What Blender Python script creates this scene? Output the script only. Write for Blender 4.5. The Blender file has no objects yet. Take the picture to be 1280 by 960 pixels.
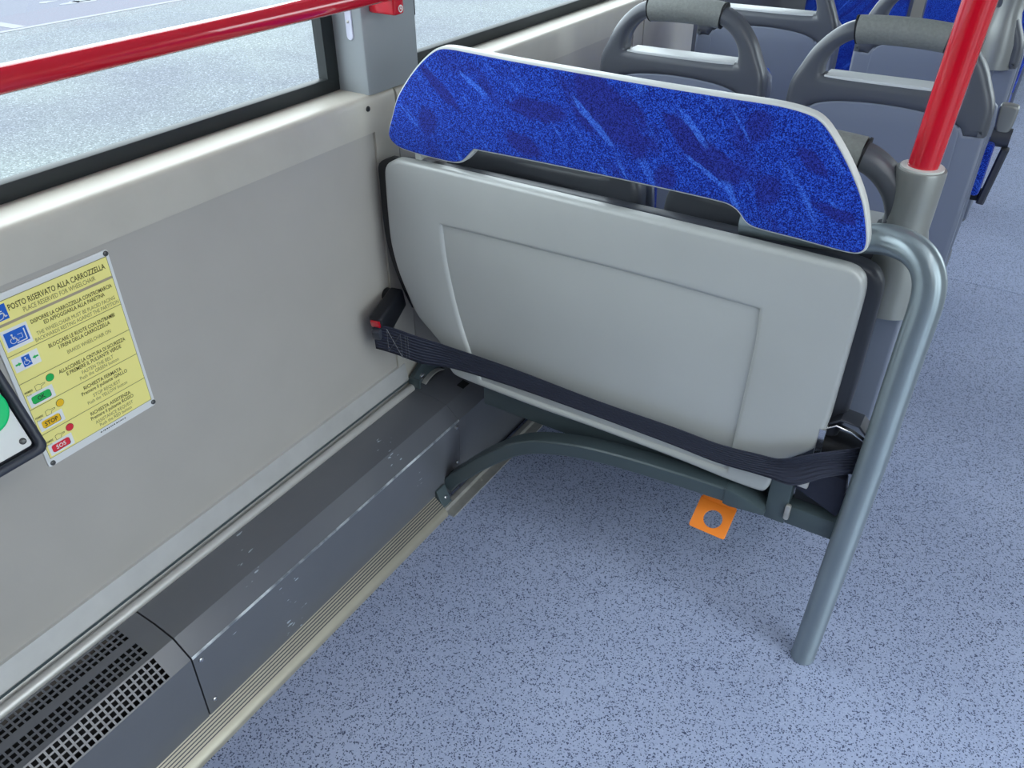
import bpy, bmesh, math, random
from mathutils import Vector, Matrix
R = math.radians
random.seed(7)
SC = bpy.context.scene
COL = SC.collection

# ------------------------------------------------------------------ helpers
def lin(r, g, b):
    def f(c):
        c /= 255.0
        return c / 12.92 if c <= 0.04045 else ((c + 0.055) / 1.055) ** 2.4
    return (f(r), f(g), f(b), 1.0)

def mat(name, rgb, rough=0.5, metal=0.0, spec=0.5, noise=None, bump=None, coat=0.0):
    """principled material; noise=(scale, strength) mottles the colour, bump=(scale, strength) the relief"""
    m = bpy.data.materials.new(name); m.use_nodes = True
    nt = m.node_tree; b = nt.nodes['Principled BSDF']
    c = lin(*rgb)
    b.inputs['Base Color'].default_value = c
    b.inputs['Roughness'].default_value = rough
    b.inputs['Metallic'].default_value = metal
    b.inputs['Specular IOR Level'].default_value = spec
    b.inputs['Coat Weight'].default_value = coat
    tc = nt.nodes.new('ShaderNodeTexCoord')
    if noise:
        n = nt.nodes.new('ShaderNodeTexNoise'); n.inputs['Scale'].default_value = noise[0]; n.inputs['Detail'].default_value = 4
        nt.links.new(tc.outputs['Object'], n.inputs['Vector'])
        mx = nt.nodes.new('ShaderNodeMix'); mx.data_type = 'RGBA'
        k = noise[1]
        mx.inputs[6].default_value = tuple(x * (1 - k) for x in c[:3]) + (1,)
        mx.inputs[7].default_value = tuple(min(1, x * (1 + k)) for x in c[:3]) + (1,)
        nt.links.new(n.outputs['Fac'], mx.inputs[0]); nt.links.new(mx.outputs[2], b.inputs['Base Color'])
    if bump:
        n2 = nt.nodes.new('ShaderNodeTexNoise'); n2.inputs['Scale'].default_value = bump[0]; n2.inputs['Detail'].default_value = 3
        nt.links.new(tc.outputs['Object'], n2.inputs['Vector'])
        bp = nt.nodes.new('ShaderNodeBump'); bp.inputs['Strength'].default_value = bump[1]; bp.inputs['Distance'].default_value = 0.001
        nt.links.new(n2.outputs['Fac'], bp.inputs['Height']); nt.links.new(bp.outputs['Normal'], b.inputs['Normal'])
    return m

def ramp(nt, fac, stops, interp='LINEAR'):
    r = nt.nodes.new('ShaderNodeValToRGB'); r.color_ramp.interpolation = interp
    e = r.color_ramp.elements
    while len(e) < len(stops): e.new(0.5)
    for i, (p, c) in enumerate(stops):
        e[i].position = p; e[i].color = c
    nt.links.new(fac, r.inputs['Fac'])
    return r.outputs['Color']

def mixc(nt, fac, a, b):
    mx = nt.nodes.new('ShaderNodeMix'); mx.data_type = 'RGBA'
    for s, v in ((0, fac), (6, a), (7, b)):
        if isinstance(v, (tuple, float, int)): mx.inputs[s].default_value = v
        else: nt.links.new(v, mx.inputs[s])
    return mx.outputs[2]

def link(name, me, m, parent=None, kind=None, smooth=35):
    me.materials.clear()
    for x in (m if isinstance(m, (list, tuple)) else [m]): me.materials.append(x)
    if smooth:
        me.shade_smooth(); me.set_sharp_from_angle(angle=R(smooth))
    o = bpy.data.objects.new(name, me); COL.objects.link(o)
    if parent: 
        o.parent = parent
        o.matrix_parent_inverse = Matrix.Translation(-Vector(parent.location)) if any(parent.location) else Matrix()
    if kind: o['kind'] = kind
    return o

def tag(o, label, cat, group=None):
    o['label'] = label; o['category'] = cat
    if group: o['group'] = group
    return o

def thing(name, label, cat, loc=(0, 0, 0), group=None):
    o = bpy.data.objects.new(name, None); COL.objects.link(o)
    o.empty_display_size = 0.05; o.location = loc
    return tag(o, label, cat, group)

class MB:
    """collects shapes into one mesh (world coordinates, metres)"""
    def __init__(s): s.bm = bmesh.new()
    def box(s, x0, x1, y0, y1, z0, z1, bev=0.0, seg=2):
        t = bmesh.new()
        bmesh.ops.create_cube(t, size=1)
        for v in t.verts:
            v.co = Vector((x0 + (v.co.x + .5) * (x1 - x0), y0 + (v.co.y + .5) * (y1 - y0), z0 + (v.co.z + .5) * (z1 - z0)))
        if bev: bmesh.ops.bevel(t, geom=list(t.edges), offset=bev, segments=seg, affect='EDGES', profile=.5)
        return s.add(t)
    def add(s, t, mtx=None):
        if mtx is not None: t.transform(mtx)
        me = bpy.data.meshes.new('tmp'); t.to_mesh(me); t.free()
        s.bm.from_mesh(me); bpy.data.meshes.remove(me); return s
    def mesh(s, me):
        s.bm.from_mesh(me); bpy.data.meshes.remove(me); return s
    def prism(s, prof, axis, a, b, bev=0.0, smoothpts=False):
        """closed 2D profile extruded along an axis; prof is in the two other axes' order"""
        t = bmesh.new()
        def p(u, v, w):
            return {'y': (u, w, v), 'x': (w, u, v), 'z': (u, v, w)}[axis]
        A = [t.verts.new(p(u, v, a)) for u, v in prof]; B = [t.verts.new(p(u, v, b)) for u, v in prof]
        n = len(prof)
        t.faces.new(A); t.faces.new(B[::-1])
        for i in range(n): t.faces.new((A[i], B[i], B[(i + 1) % n], A[(i + 1) % n]))
        bmesh.ops.recalc_face_normals(t, faces=t.faces)
        if bev: bmesh.ops.bevel(t, geom=list(t.edges), offset=bev, segments=2, affect='EDGES', profile=.5)
        return s.add(t)
    def tube(s, path, r, seg=20, caps=True, closed=False):
        """round sweep; r is one radius or a list per point"""
        pts = [Vector(p) for p in path]; n = len(pts)
        rs = r if isinstance(r, (list, tuple)) else [r] * n
        t = bmesh.new(); rings = []
        d0 = (pts[1] - pts[0]).normalized()
        up = Vector((0, 0, 1)) if abs(d0.z) < .9 else Vector((0, 1, 0))
        nx = d0.cross(up).normalized()
        for i, p in enumerate(pts):
            if closed: d = (pts[(i + 1) % n] - pts[i - 1]).normalized()
            else: d = (pts[min(i + 1, n - 1)] - pts[max(i - 1, 0)]).normalized()
            nx = (nx - d * nx.dot(d)).normalized(); ny = d.cross(nx)
            rings.append([t.verts.new(p + (nx * math.cos(2 * math.pi * k / seg) + ny * math.sin(2 * math.pi * k / seg)) * rs[i]) for k in range(seg)])
        m = n if closed else n - 1
        for i in range(m):
            A, B = rings[i], rings[(i + 1) % n]
            for k in range(seg): t.faces.new((A[k], A[(k + 1) % seg], B[(k + 1) % seg], B[k]))
        if caps and not closed: t.faces.new(rings[0][::-1]); t.faces.new(rings[-1])
        bmesh.ops.recalc_face_normals(t, faces=t.faces)
        return s.add(t)
    def rect_sweep(s, path, w, h, side=Vector((0, 1, 0)), bev=0.003):
        """rectangular tube along a path; w along `side`, h across it"""
        pts = [Vector(p) for p in path]; n = len(pts); t = bmesh.new(); rings = []
        c = [(-w / 2 + bev, -h / 2), (w / 2 - bev, -h / 2), (w / 2, -h / 2 + bev), (w / 2, h / 2 - bev), (w / 2 - bev, h / 2), (-w / 2 + bev, h / 2), (-w / 2, h / 2 - bev), (-w / 2, -h / 2 + bev)]
        for i, p in enumerate(pts):
            d = (pts[min(i + 1, n - 1)] - pts[max(i - 1, 0)]).normalized()
            u = d.cross(side).normalized()
            rings.append([t.verts.new(p + side * a + u * b) for a, b in c])
        for A, B in zip(rings, rings[1:]):
            for k in range(8): t.faces.new((A[k], A[(k + 1) % 8], B[(k + 1) % 8], B[k]))
        t.faces.new(rings[0][::-1]); t.faces.new(rings[-1])
        bmesh.ops.recalc_face_normals(t, faces=t.faces)
        return s.add(t)
    def cyl(s, a, b, r, r2=None, seg=24):
        return s.tube([a, b], [r, r if r2 is None else r2], seg)
    def build(s, name, m, parent=None, kind=None, smooth=35):
        me = bpy.data.meshes.new(name); s.bm.to_mesh(me); s.bm.free()
        return link(name, me, m, parent, kind, smooth)

def crom(pts, k=6, closed=True, sharp=()):
    """Catmull-Rom through 2D points; indices in sharp stay corners"""
    n = len(pts); out = []
    P = [Vector(p) for p in pts]
    rng = range(n if closed else n - 1)
    for i in rng:
        p1, p2 = P[i], P[(i + 1) % n]
        p0 = P[(i - 1) % n] if (closed or i > 0) else p1
        p3 = P[(i + 2) % n] if (closed or i + 2 < n) else p2
        if i in sharp: p0 = p1
        if (i + 1) % n in sharp: p3 = p2
        for j in range(k):
            t = j / k
            # centripetal-ish tangents, limited to the segment's own length
            m1 = (p2 - p0) * .5; m2 = (p3 - p1) * .5
            L = (p2 - p1).length
            if m1.length > L: m1 = m1 * (L / m1.length)
            if m2.length > L: m2 = m2 * (L / m2.length)
            q = p1 * (2*t**3 - 3*t**2 + 1) + m1 * (t**3 - 2*t**2 + t) + p2 * (-2*t**3 + 3*t**2) + m2 * (t**3 - t**2)
            out.append(tuple(q))
    if not closed: out.append(tuple(P[-1]))
    return out

def plate_mesh(loops, thick, bev, mtx, bseg=3):
    """filled outline(s) with rounded rims; loops in 2D, first is the outer one; thickness centred, then placed by mtx"""
    cu = bpy.data.curves.new('tmp', 'CURVE'); cu.dimensions = '2D'; cu.fill_mode = 'BOTH'
    for lp in loops:
        sp = cu.splines.new('POLY'); sp.points.add(len(lp) - 1); sp.use_cyclic_u = True
        for p, q in zip(sp.points, lp): p.co = (q[0], q[1], 0, 1)
    cu.bevel_depth = bev; cu.bevel_resolution = bseg; cu.offset = -bev
    cu.extrude = max(0.0, thick / 2 - bev)
    o = bpy.data.objects.new('tmp', cu); COL.objects.link(o)
    dg = bpy.context.evaluated_depsgraph_get(); dg.update()
    me = bpy.data.meshes.new_from_object(o.evaluated_get(dg))
    bpy.data.objects.remove(o); bpy.data.curves.remove(cu)
    b = bmesh.new(); b.from_mesh(me); bmesh.ops.remove_doubles(b, verts=b.verts, dist=1e-5)
    bmesh.ops.recalc_face_normals(b, faces=b.faces); b.to_mesh(me); b.free()
    me.transform(mtx)
    return me

def XZ(y): # plane facing -Y: local (u,v,w) -> (u, y - w, v)
    return Matrix(((1, 0, 0, 0), (0, 0, -1, y), (0, 1, 0, 0), (0, 0, 0, 1)))
def YZ(x): # plane facing +X: local (u,v,w) -> (x + w, u, v)
    return Matrix(((0, 0, 1, x), (1, 0, 0, 0), (0, 1, 0, 0), (0, 0, 0, 1)))

def rrect(cx, cy, w, h, r, k=5):
    out = []
    for sx, sy, a in ((1, 1, 0), (-1, 1, 90), (-1, -1, 180), (1, -1, 270)):
        for j in range(k + 1):
            t = R(a + 90 * j / k)
            out.append((cx + sx * (w / 2 - r) + r * math.cos(t), cy + sy * (h / 2 - r) + r * math.sin(t)))
    return out
def circ(cx, cy, r, k=24): return [(cx + r * math.cos(2 * math.pi * i / k), cy + r * math.sin(2 * math.pi * i / k)) for i in range(k)]

# ------------------------------------------------------------------ materials
M = {}
M['wall'] = mat('wall_laminate', (176, 171, 164), .5, noise=(9, .06), bump=(60, .1))
M['ledge'] = mat('ledge_paint', (214, 214, 210), .4, noise=(5, .05), bump=(80, .15))
M['band'] = mat('wall_band_paint', (192, 187, 176), .42, noise=(14, .1), bump=(90, .15))
M['dark_wall'] = mat('dark_wall_grey', (70, 72, 78), .6, noise=(8, .1))
M['pillar'] = mat('pillar_paint', (142, 148, 152), .45, noise=(6, .04))
M['gasket'] = mat('black_window_gasket', (22, 28, 30), .55, noise=(20, .1))
M['seam'] = mat('dark_joint', (18, 18, 22), .8, noise=(20, .1))
M['alu'] = mat('brushed_aluminium', (196, 194, 190), .36, .3, noise=(25, .1), bump=(70, .2))
M['strip'] = mat('ribbed_champagne_aluminium', (178, 172, 156), .42, .55, noise=(30, .08))
M['heater'] = mat('heater_grey_enamel', (98, 100, 106), .25, .0, .8, noise=(7, .08), bump=(50, .08))
M['hole'] = mat('heater_dark_inside', (12, 12, 14), .9, noise=(20, .1))
M['panel'] = mat('silver_grey_seat_panel', (180, 182, 180), .36, .1, noise=(6, .07), bump=(220, .25))
M['shell'] = mat('dark_grey_shell', (62, 65, 74), .4, noise=(8, .08))
M['cap'] = mat('seat_cap_grey', (80, 83, 90), .36, noise=(8, .07), bump=(300, .1))
M['ledge_seat'] = mat('seat_ledge_grey', (196, 199, 200), .4, noise=(8, .06))
M['back'] = mat('seat_back_blue_grey', (112, 119, 136), .45, noise=(8, .05), bump=(300, .1))
M['grip'] = mat('textured_grip', (118, 121, 118), .6, noise=(160, .25), bump=(300, 1.0))
M['socket'] = mat('satin_grey_casting', (142, 144, 142), .35, .35, noise=(20, .05))
M['tube'] = mat('glossy_grey_tube', (140, 152, 158), .22, .0, .8, noise=(18, .08), coat=.3)
M['frame'] = mat('dark_green_grey_frame', (72, 84, 88), .35, noise=(15, .08))
M['red'] = mat('glossy_red_rail', (200, 10, 36), .2, 0, .5, noise=(10, .04), coat=1.0)
M['trimw'] = mat('pale_edge_trim', (206, 208, 204), .4, noise=(20, .04))
M['belt'] = mat('belt_webbing', (40, 44, 62), .75, noise=(120, .15))
M['black'] = mat('black_plastic', (24, 26, 32), .5, noise=(40, .1))
M['rubber'] = mat('dark_rubber_bezel', (44, 48, 60), .45, noise=(200, .12), bump=(300, .2))
M['chrome'] = mat('chrome', (205, 205, 205), .22, 1, noise=(30, .05))
M['steel'] = mat('worn_steel', (186, 184, 178), .38, .6, noise=(40, .3), bump=(60, .4))
M['bolt'] = mat('dark_steel_bolt', (92, 92, 92), .35, .6, noise=(40, .2))
M['orange'] = mat('orange_paint', (250, 138, 44), .32, 0, noise=(20, .08))
M['plate'] = mat('white_plate', (228, 228, 226), .4, noise=(10, .03))
M['pale'] = mat('pale_lilac_plastic', (206, 208, 226), .4, noise=(10, .03))
M['green'] = mat('green_button', (0, 205, 118), .35, noise=(10, .03))
M['ceil'] = mat('ceiling_white', (215, 216, 214), .6, noise=(4, .03))
M['s_yellow'] = mat('sign_yellow', (252, 240, 146), .45, noise=(12, .03))
M['s_dark'] = mat('sign_dark_ink', (84, 78, 22), .6, noise=(12, .03))
M['s_grey'] = mat('sign_grey_ink', (140, 132, 78), .6, noise=(12, .03))
M['s_bar'] = mat('sign_bar_ink', (176, 160, 132), .6, noise=(12, .03))
M['s_blue'] = mat('sign_blue_ink', (14, 96, 200), .5, noise=(12, .03))
M['s_green'] = mat('sign_green_ink', (20, 184, 84), .5, noise=(12, .03))
M['s_amber'] = mat('sign_amber_ink', (250, 196, 20), .5, noise=(12, .03))
M['s_red'] = mat('sign_red_ink', (230, 40, 60), .5, noise=(12, .03))
M['s_white'] = mat('sign_white_ink', (240, 240, 236), .5, noise=(12, .03))
M['s_black'] = mat('sign_black_ink', (34, 40, 26), .6, noise=(12, .03))

def brushed(m, metal, rough, aniso, rot):
    nt = m.node_tree; b = nt.nodes['Principled BSDF']
    b.inputs['Metallic'].default_value = metal; b.inputs['Roughness'].default_value = rough
    b.inputs['Anisotropic'].default_value = aniso; b.inputs['Anisotropic Rotation'].default_value = rot
    tg = nt.nodes.new('ShaderNodeTangent'); tg.direction_type = 'RADIAL'; tg.axis = 'Z'; nt.links.new(tg.outputs[0], b.inputs['Tangent'])
def webbing_mat():
    m = M['belt']; nt = m.node_tree; b = nt.nodes['Principled BSDF']
    uv = nt.nodes.new('ShaderNodeUVMap'); uv.uv_map = 'UVMap'
    sp = nt.nodes.new('ShaderNodeSeparateXYZ'); nt.links.new(uv.outputs[0], sp.inputs[0])
    mu = nt.nodes.new('ShaderNodeMath'); mu.operation = 'MULTIPLY'; mu.inputs[1].default_value = 2 * math.pi * 9
    si = nt.nodes.new('ShaderNodeMath'); si.operation = 'SINE'
    nt.links.new(sp.outputs['Y'], mu.inputs[0]); nt.links.new(mu.outputs[0], si.inputs[0])
    bp = nt.nodes.new('ShaderNodeBump'); bp.inputs['Strength'].default_value = .8; bp.inputs['Distance'].default_value = .0015
    nt.links.new(si.outputs[0], bp.inputs['Height']); nt.links.new(bp.outputs['Normal'], b.inputs['Normal'])
webbing_mat()
brushed(M['tube'], .6, .36, .9, .25)

def floor_mat():
    m = bpy.data.materials.new('speckled_blue_vinyl'); m.use_nodes = True
    nt = m.node_tree; b = nt.nodes['Principled BSDF']
    tc = nt.nodes.new('ShaderNodeTexCoord')
    v = nt.nodes.new('ShaderNodeTexVoronoi'); v.inputs['Scale'].default_value = 440
    nt.links.new(tc.outputs['Object'], v.inputs['Vector'])
    bw = nt.nodes.new('ShaderNodeSeparateColor'); nt.links.new(v.outputs['Color'], bw.inputs[0])
    n = nt.nodes.new('ShaderNodeTexNoise'); n.inputs['Scale'].default_value = 3; nt.links.new(tc.outputs['Object'], n.inputs['Vector'])
    base = ramp(nt, n.outputs['Fac'], [(.3, lin(158, 169, 199)), (.7, lin(168, 178, 207))])
    dark = ramp(nt, bw.outputs[0], [(0, (1, 1, 1, 1)), (.15, (.85, .85, .85, 1)), (.18, (0, 0, 0, 1))])
    light = ramp(nt, bw.outputs[1], [(.80, (0, 0, 0, 1)), (.86, (.6, .6, .6, 1))])
    c1 = mixc(nt, light, base, lin(182, 192, 216))
    c2 = mixc(nt, dark, c1, lin(52, 62, 96))
    nt.links.new(c2, b.inputs['Base Color'])
    b.inputs['Roughness'].default_value = .42
    n2 = nt.nodes.new('ShaderNodeTexNoise'); n2.inputs['Scale'].default_value = 140; nt.links.new(tc.outputs['Object'], n2.inputs['Vector'])
    bp = nt.nodes.new('ShaderNodeBump'); bp.inputs['Strength'].default_value = .12; bp.inputs['Distance'].default_value = .001
    nt.links.new(n2.outputs['Fac'], bp.inputs['Height']); nt.links.new(bp.outputs['Normal'], b.inputs['Normal'])
    return m
M['floor'] = floor_mat()

def asphalt_mat():
    m = bpy.data.materials.new('pale_asphalt'); m.use_nodes = True
    nt = m.node_tree; b = nt.nodes['Principled BSDF']
    tc = nt.nodes.new('ShaderNodeTexCoord')
    v = nt.nodes.new('ShaderNodeTexVoronoi'); v.inputs['Scale'].default_value = 95
    nt.links.new(tc.outputs['Object'], v.inputs['Vector'])
    sc = nt.nodes.new('ShaderNodeSeparateColor'); nt.links.new(v.outputs['Color'], sc.inputs[0])
    n = nt.nodes.new('ShaderNodeTexNoise'); n.inputs['Scale'].default_value = .6; n.inputs['Detail'].default_value = 5
    nt.links.new(tc.outputs['Object'], n.inputs['Vector'])
    c = ramp(nt, sc.outputs[0], [(.0, lin(74, 79, 81)), (.55, lin(93, 98, 99)), (.9, lin(107, 112, 113)), (1, lin(136, 139, 140))])
    c2 = ramp(nt, n.outputs['Fac'], [(.35, lin(214, 214, 230)), (.65, lin(252, 255, 255))])
    mx = nt.nodes.new('ShaderNodeMix'); mx.data_type = 'RGBA'; mx.blend_type = 'MULTIPLY'; mx.inputs[0].default_value = 1
    nt.links.new(c, mx.inputs[6]); nt.links.new(c2, mx.inputs[7]); nt.links.new(mx.outputs[2], b.inputs['Base Color'])
    b.inputs['Roughness'].default_value = .9
    return m
M['asphalt'] = asphalt_mat()
M['asphalt2'] = mat('grey_asphalt', (80, 82, 94), .9, noise=(40, .25))
M['paint'] = mat('white_road_paint', (104, 106, 112), .8, noise=(30, .1))

def fabric_mat(spots, blots=(), strokes=()):
    """royal blue moquette: speckled pile, dark blots and round dots, pale brush strokes; spots in the object's x,z metres"""
    m = bpy.data.materials.new('blue_moquette'); m.use_nodes = True
    nt = m.node_tree; b = nt.nodes['Principled BSDF']
    tc = nt.nodes.new('ShaderNodeTexCoord')
    def noise(scale, detail=3, vec=None, dist=0):
        n = nt.nodes.new('ShaderNodeTexNoise'); n.inputs['Scale'].default_value = scale; n.inputs['Detail'].default_value = detail
        n.inputs['Distortion'].default_value = dist
        nt.links.new(vec or tc.outputs['Object'], n.inputs['Vector']); return n.outputs['Fac']
    pile = noise(560, 2)
    c = ramp(nt, pile, [(.36, lin(5, 18, 88)), (.5, lin(16, 44, 154)), (.64, lin(46, 96, 214))])
    cd = ramp(nt, pile, [(.36, lin(10, 14, 84)), (.64, lin(38, 52, 156))])
    cl = ramp(nt, pile, [(.36, lin(20, 52, 176)), (.64, lin(76, 134, 240))])
    mp = nt.nodes.new('ShaderNodeMapping'); mp.vector_type = 'TEXTURE'; mp.inputs['Rotation'].default_value = (0, R(46), 0); mp.inputs['Scale'].default_value = (1.0, 1, .34)
    nt.links.new(tc.outputs['Object'], mp.inputs['Vector'])
    blot = ramp(nt, noise(4.2, 3, mp.outputs[0], .6), [(.56, (0, 0, 0, 1)), (.64, (.7, .7, .7, 1))])
    mp2 = nt.nodes.new('ShaderNodeMapping'); mp2.vector_type = 'TEXTURE'; mp2.inputs['Rotation'].default_value = (0, R(50), 0); mp2.inputs['Scale'].default_value = (.9, 1, .11)
    nt.links.new(tc.outputs['Object'], mp2.inputs['Vector'])
    streak = ramp(nt, noise(6, 2, mp2.outputs[0], .8), [(.60, (0, 0, 0, 1)), (.69, (.7, .7, .7, 1))])
    col = mixc(nt, blot, c, cd)
    col = mixc(nt, streak, col, cl)
    for sx, sz, r in spots:
        vs = nt.nodes.new('ShaderNodeVectorMath'); vs.operation = 'SUBTRACT'; vs.inputs[1].default_value = (sx, 0, sz)
        nt.links.new(tc.outputs['Object'], vs.inputs[0])
        vm = nt.nodes.new('ShaderNodeVectorMath'); vm.operation = 'MULTIPLY'; vm.inputs[1].default_value = (1.1, 0, .92)
        nt.links.new(vs.outputs[0], vm.inputs[0])
        ln = nt.nodes.new('ShaderNodeVectorMath'); ln.operation = 'LENGTH'; nt.links.new(vm.outputs[0], ln.inputs[0])
        wob = nt.nodes.new('ShaderNodeMath'); wob.operation = 'MULTIPLY_ADD'; wob.inputs[1].default_value = r * 1.6 if r > .03 else 0.0; nt.links.new(noise(9, 3, mp.outputs[0], .8), wob.inputs[0]); nt.links.new(ln.outputs['Value'], wob.inputs[2])
        f = ramp(nt, wob.outputs[0], [(0, (.9, .9, .9, 1)), (r * .9 + (r * .8 if r > .03 else 0), (.8, .8, .8, 1)), (r * 1.1 + (r * .8 if r > .03 else 0), (0, 0, 0, 1))])
        col = mixc(nt, f, col, cd)
    for lst, tint, k in ((blots, cd, .95), (strokes, cl, .75)):
        for cx, cz, rx, rz, ang in lst:
            mm = nt.nodes.new('ShaderNodeMapping'); mm.vector_type = 'TEXTURE'
            mm.inputs['Location'].default_value = (cx, 0, cz); mm.inputs['Rotation'].default_value = (0, R(ang), 0); mm.inputs['Scale'].default_value = (rx, 1e3, rz)
            nt.links.new(tc.outputs['Object'], mm.inputs['Vector'])
            ln = nt.nodes.new('ShaderNodeVectorMath'); ln.operation = 'LENGTH'; nt.links.new(mm.outputs[0], ln.inputs[0])
            wb_ = nt.nodes.new('ShaderNodeMath'); wb_.operation = 'MULTIPLY_ADD'; wb_.inputs[1].default_value = .9
            nt.links.new(noise(14, 4, mp2.outputs[0] if lst is strokes else mp.outputs[0], .6), wb_.inputs[0]); nt.links.new(ln.outputs['Value'], wb_.inputs[2])
            f = ramp(nt, wb_.outputs[0], [(0, (k, k, k, 1)), (.32, (k, k, k, 1)), (1.0, (k, k, k, 1)), (1.3, (0, 0, 0, 1))] if False else [(.0, (k, k, k, 1)), (.85, (k, k, k, 1)), (1.0, (0, 0, 0, 1))])
            col = mixc(nt, f, col, tint)
    nt.links.new(col, b.inputs['Base Color'])
    b.inputs['Roughness'].default_value = .9; b.inputs['Specular IOR Level'].default_value = .15
    b.inputs['Sheen Weight'].default_value = .15
    bp = nt.nodes.new('ShaderNodeBump'); bp.inputs['Strength'].default_value = .35; bp.inputs['Distance'].default_value = .001
    nt.links.new(pile, bp.inputs['Height']); nt.links.new(bp.outputs['Normal'], b.inputs['Normal'])
    return m
M['fabric'] = fabric_mat([(-.936, .950, .023), (-.325, 1.037, .022), (-.461, .932, .021), (-.295, .945, .022)],
    [(-.565, 1.015, .200, .085, 28), (-.40, .985, .150, .045, 30), (-.70, 1.005, .110, .036, 4), (-.73, .940, .075, .038, 20), (-.19, .93, .07, .02, 15), (-.90, 1.01, .09, .02, 40), (-.24, 1.0, .06, .02, 40)],
    [(-.600, 1.005, .105, .012, 42), (-.425, 1.020, .075, .010, 45), (-.395, .955, .085, .008, 30), (-.83, 1.03, .07, .010, 30)])
M['fabric2'] = fabric_mat([])

def scuff_mat(name, src, rgb_scratch, dens):
    """adds thin worn scratches to a copy of a base paint"""
    m = M[src].copy(); m.name = name; nt = m.node_tree; b = nt.nodes['Principled BSDF']
    old = b.inputs['Base Color'].links[0].from_socket
    tc = nt.nodes.new('ShaderNodeTexCoord')
    mp = nt.nodes.new('ShaderNodeMapping'); mp.inputs['Rotation'].default_value = (R(18), 0, 0); mp.inputs['Scale'].default_value = (1, .28, 1)
    nt.links.new(tc.outputs['Object'], mp.inputs['Vector'])
    n = nt.nodes.new('ShaderNodeTexNoise'); n.inputs['Scale'].default_value = 150; n.inputs['Detail'].default_value = 1
    nt.links.new(mp.outputs[0], n.inputs['Vector'])
    n2 = nt.nodes.new('ShaderNodeTexNoise'); n2.inputs['Scale'].default_value = 7; nt.links.new(tc.outputs['Object'], n2.inputs['Vector'])
    mu = nt.nodes.new('ShaderNodeMath'); mu.operation = 'MULTIPLY'
    nt.links.new(n.outputs['Fac'], mu.inputs[0]); nt.links.new(n2.outputs['Fac'], mu.inputs[1])
    f = ramp(nt, mu.outputs[0], [(dens, (0, 0, 0, 1)), (dens + .02, (.8, .8, .8, 1))])
    nt.links.new(mixc(nt, f, old, lin(*rgb_scratch)), b.inputs['Base Color'])
    return m
def worn_mat():
    m = mat('worn_edge', (200, 206, 210), .4); nt = m.node_tree; b = nt.nodes['Principled BSDF']
    tc = nt.nodes.new('ShaderNodeTexCoord'); n = nt.nodes.new('ShaderNodeTexNoise'); n.inputs['Scale'].default_value = 26; n.inputs['Detail'].default_value = 5
    nt.links.new(tc.outputs['Object'], n.inputs['Vector'])
    nt.links.new(ramp(nt, n.outputs['Fac'], [(.40, lin(104, 110, 118)), (.62, lin(206, 212, 216))]), b.inputs['Base Color']); return m
M['worn'] = worn_mat()
M['heater_worn'] = scuff_mat('heater_scuffed_enamel', 'heater', (170, 180, 190), .46)

def glass_mat():
    m = bpy.data.materials.new('window_glass'); m.use_nodes = True
    nt = m.node_tree; nt.nodes.clear()
    out = nt.nodes.new('ShaderNodeOutputMaterial'); t = nt.nodes.new('ShaderNodeBsdfTransparent'); g = nt.nodes.new('ShaderNodeBsdfGlossy')
    t.inputs['Color'].default_value = (.93, .96, .955, 1); g.inputs['Roughness'].default_value = .02
    fr = nt.nodes.new('ShaderNodeFresnel'); fr.inputs['IOR'].default_value = 1.3
    mx = nt.nodes.new('ShaderNodeMixShader')
    ge = nt.nodes.new('ShaderNodeNewGeometry'); sb = nt.nodes.new('ShaderNodeMath'); sb.operation = 'SUBTRACT'; sb.inputs[0].default_value = 1
    ml = nt.nodes.new('ShaderNodeMath'); ml.operation = 'MULTIPLY'
    nt.links.new(ge.outputs['Backfacing'], sb.inputs[1]); nt.links.new(sb.outputs[0], ml.inputs[0]); nt.links.new(fr.outputs[0], ml.inputs[1])
    nt.links.new(ml.outputs[0], mx.inputs[0]); nt.links.new(t.outputs[0], mx.inputs[1]); nt.links.new(g.outputs[0], mx.inputs[2])
    nt.links.new(mx.outputs[0], out.inputs['Surface'])
    return m
M['glass'] = glass_mat()

def lamp_mat():
    m = bpy.data.materials.new('lamp_diffuser'); m.use_nodes = True
    b = m.node_tree.nodes['Principled BSDF']
    b.inputs['Emission Color'].default_value = (.95, .98, 1, 1); b.inputs['Emission Strength'].default_value = 8.0
    return m
M['lamp'] = lamp_mat()

def screw(parent, pos, axis, r, m=None, name='screw'):
    """domed screw head with a hex recess, standing on pos along axis"""
    a = Vector(axis).normalized(); p = Vector(pos); b = MB()
    b.tube([p, p + a * r * .35, p + a * r * .6], [r, r * .92, r * .55], 16)
    b.tube([p + a * r * .4, p + a * r * .5, p + a * r * .72], [r * .6, r * .62, r * .5], 6)
    return b.build(name, m or M['chrome'], parent)

# ------------------------------------------------------------------ the setting
YF, YB = -2.6, 6.6          # front and rear ends of the cabin
XR = 1.40
# floor, with a transverse welded joint and a raised rear step
b = MB(); b.box(-1.2, XR, YF, 3.158, -.06, 0); b.box(-1.2, XR, 3.163, YB, -.06, 0); b.box(-1.2, XR, 3.158, 3.163, -.06, -.0012)
b.build('floor', M['floor'], kind='structure')

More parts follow.
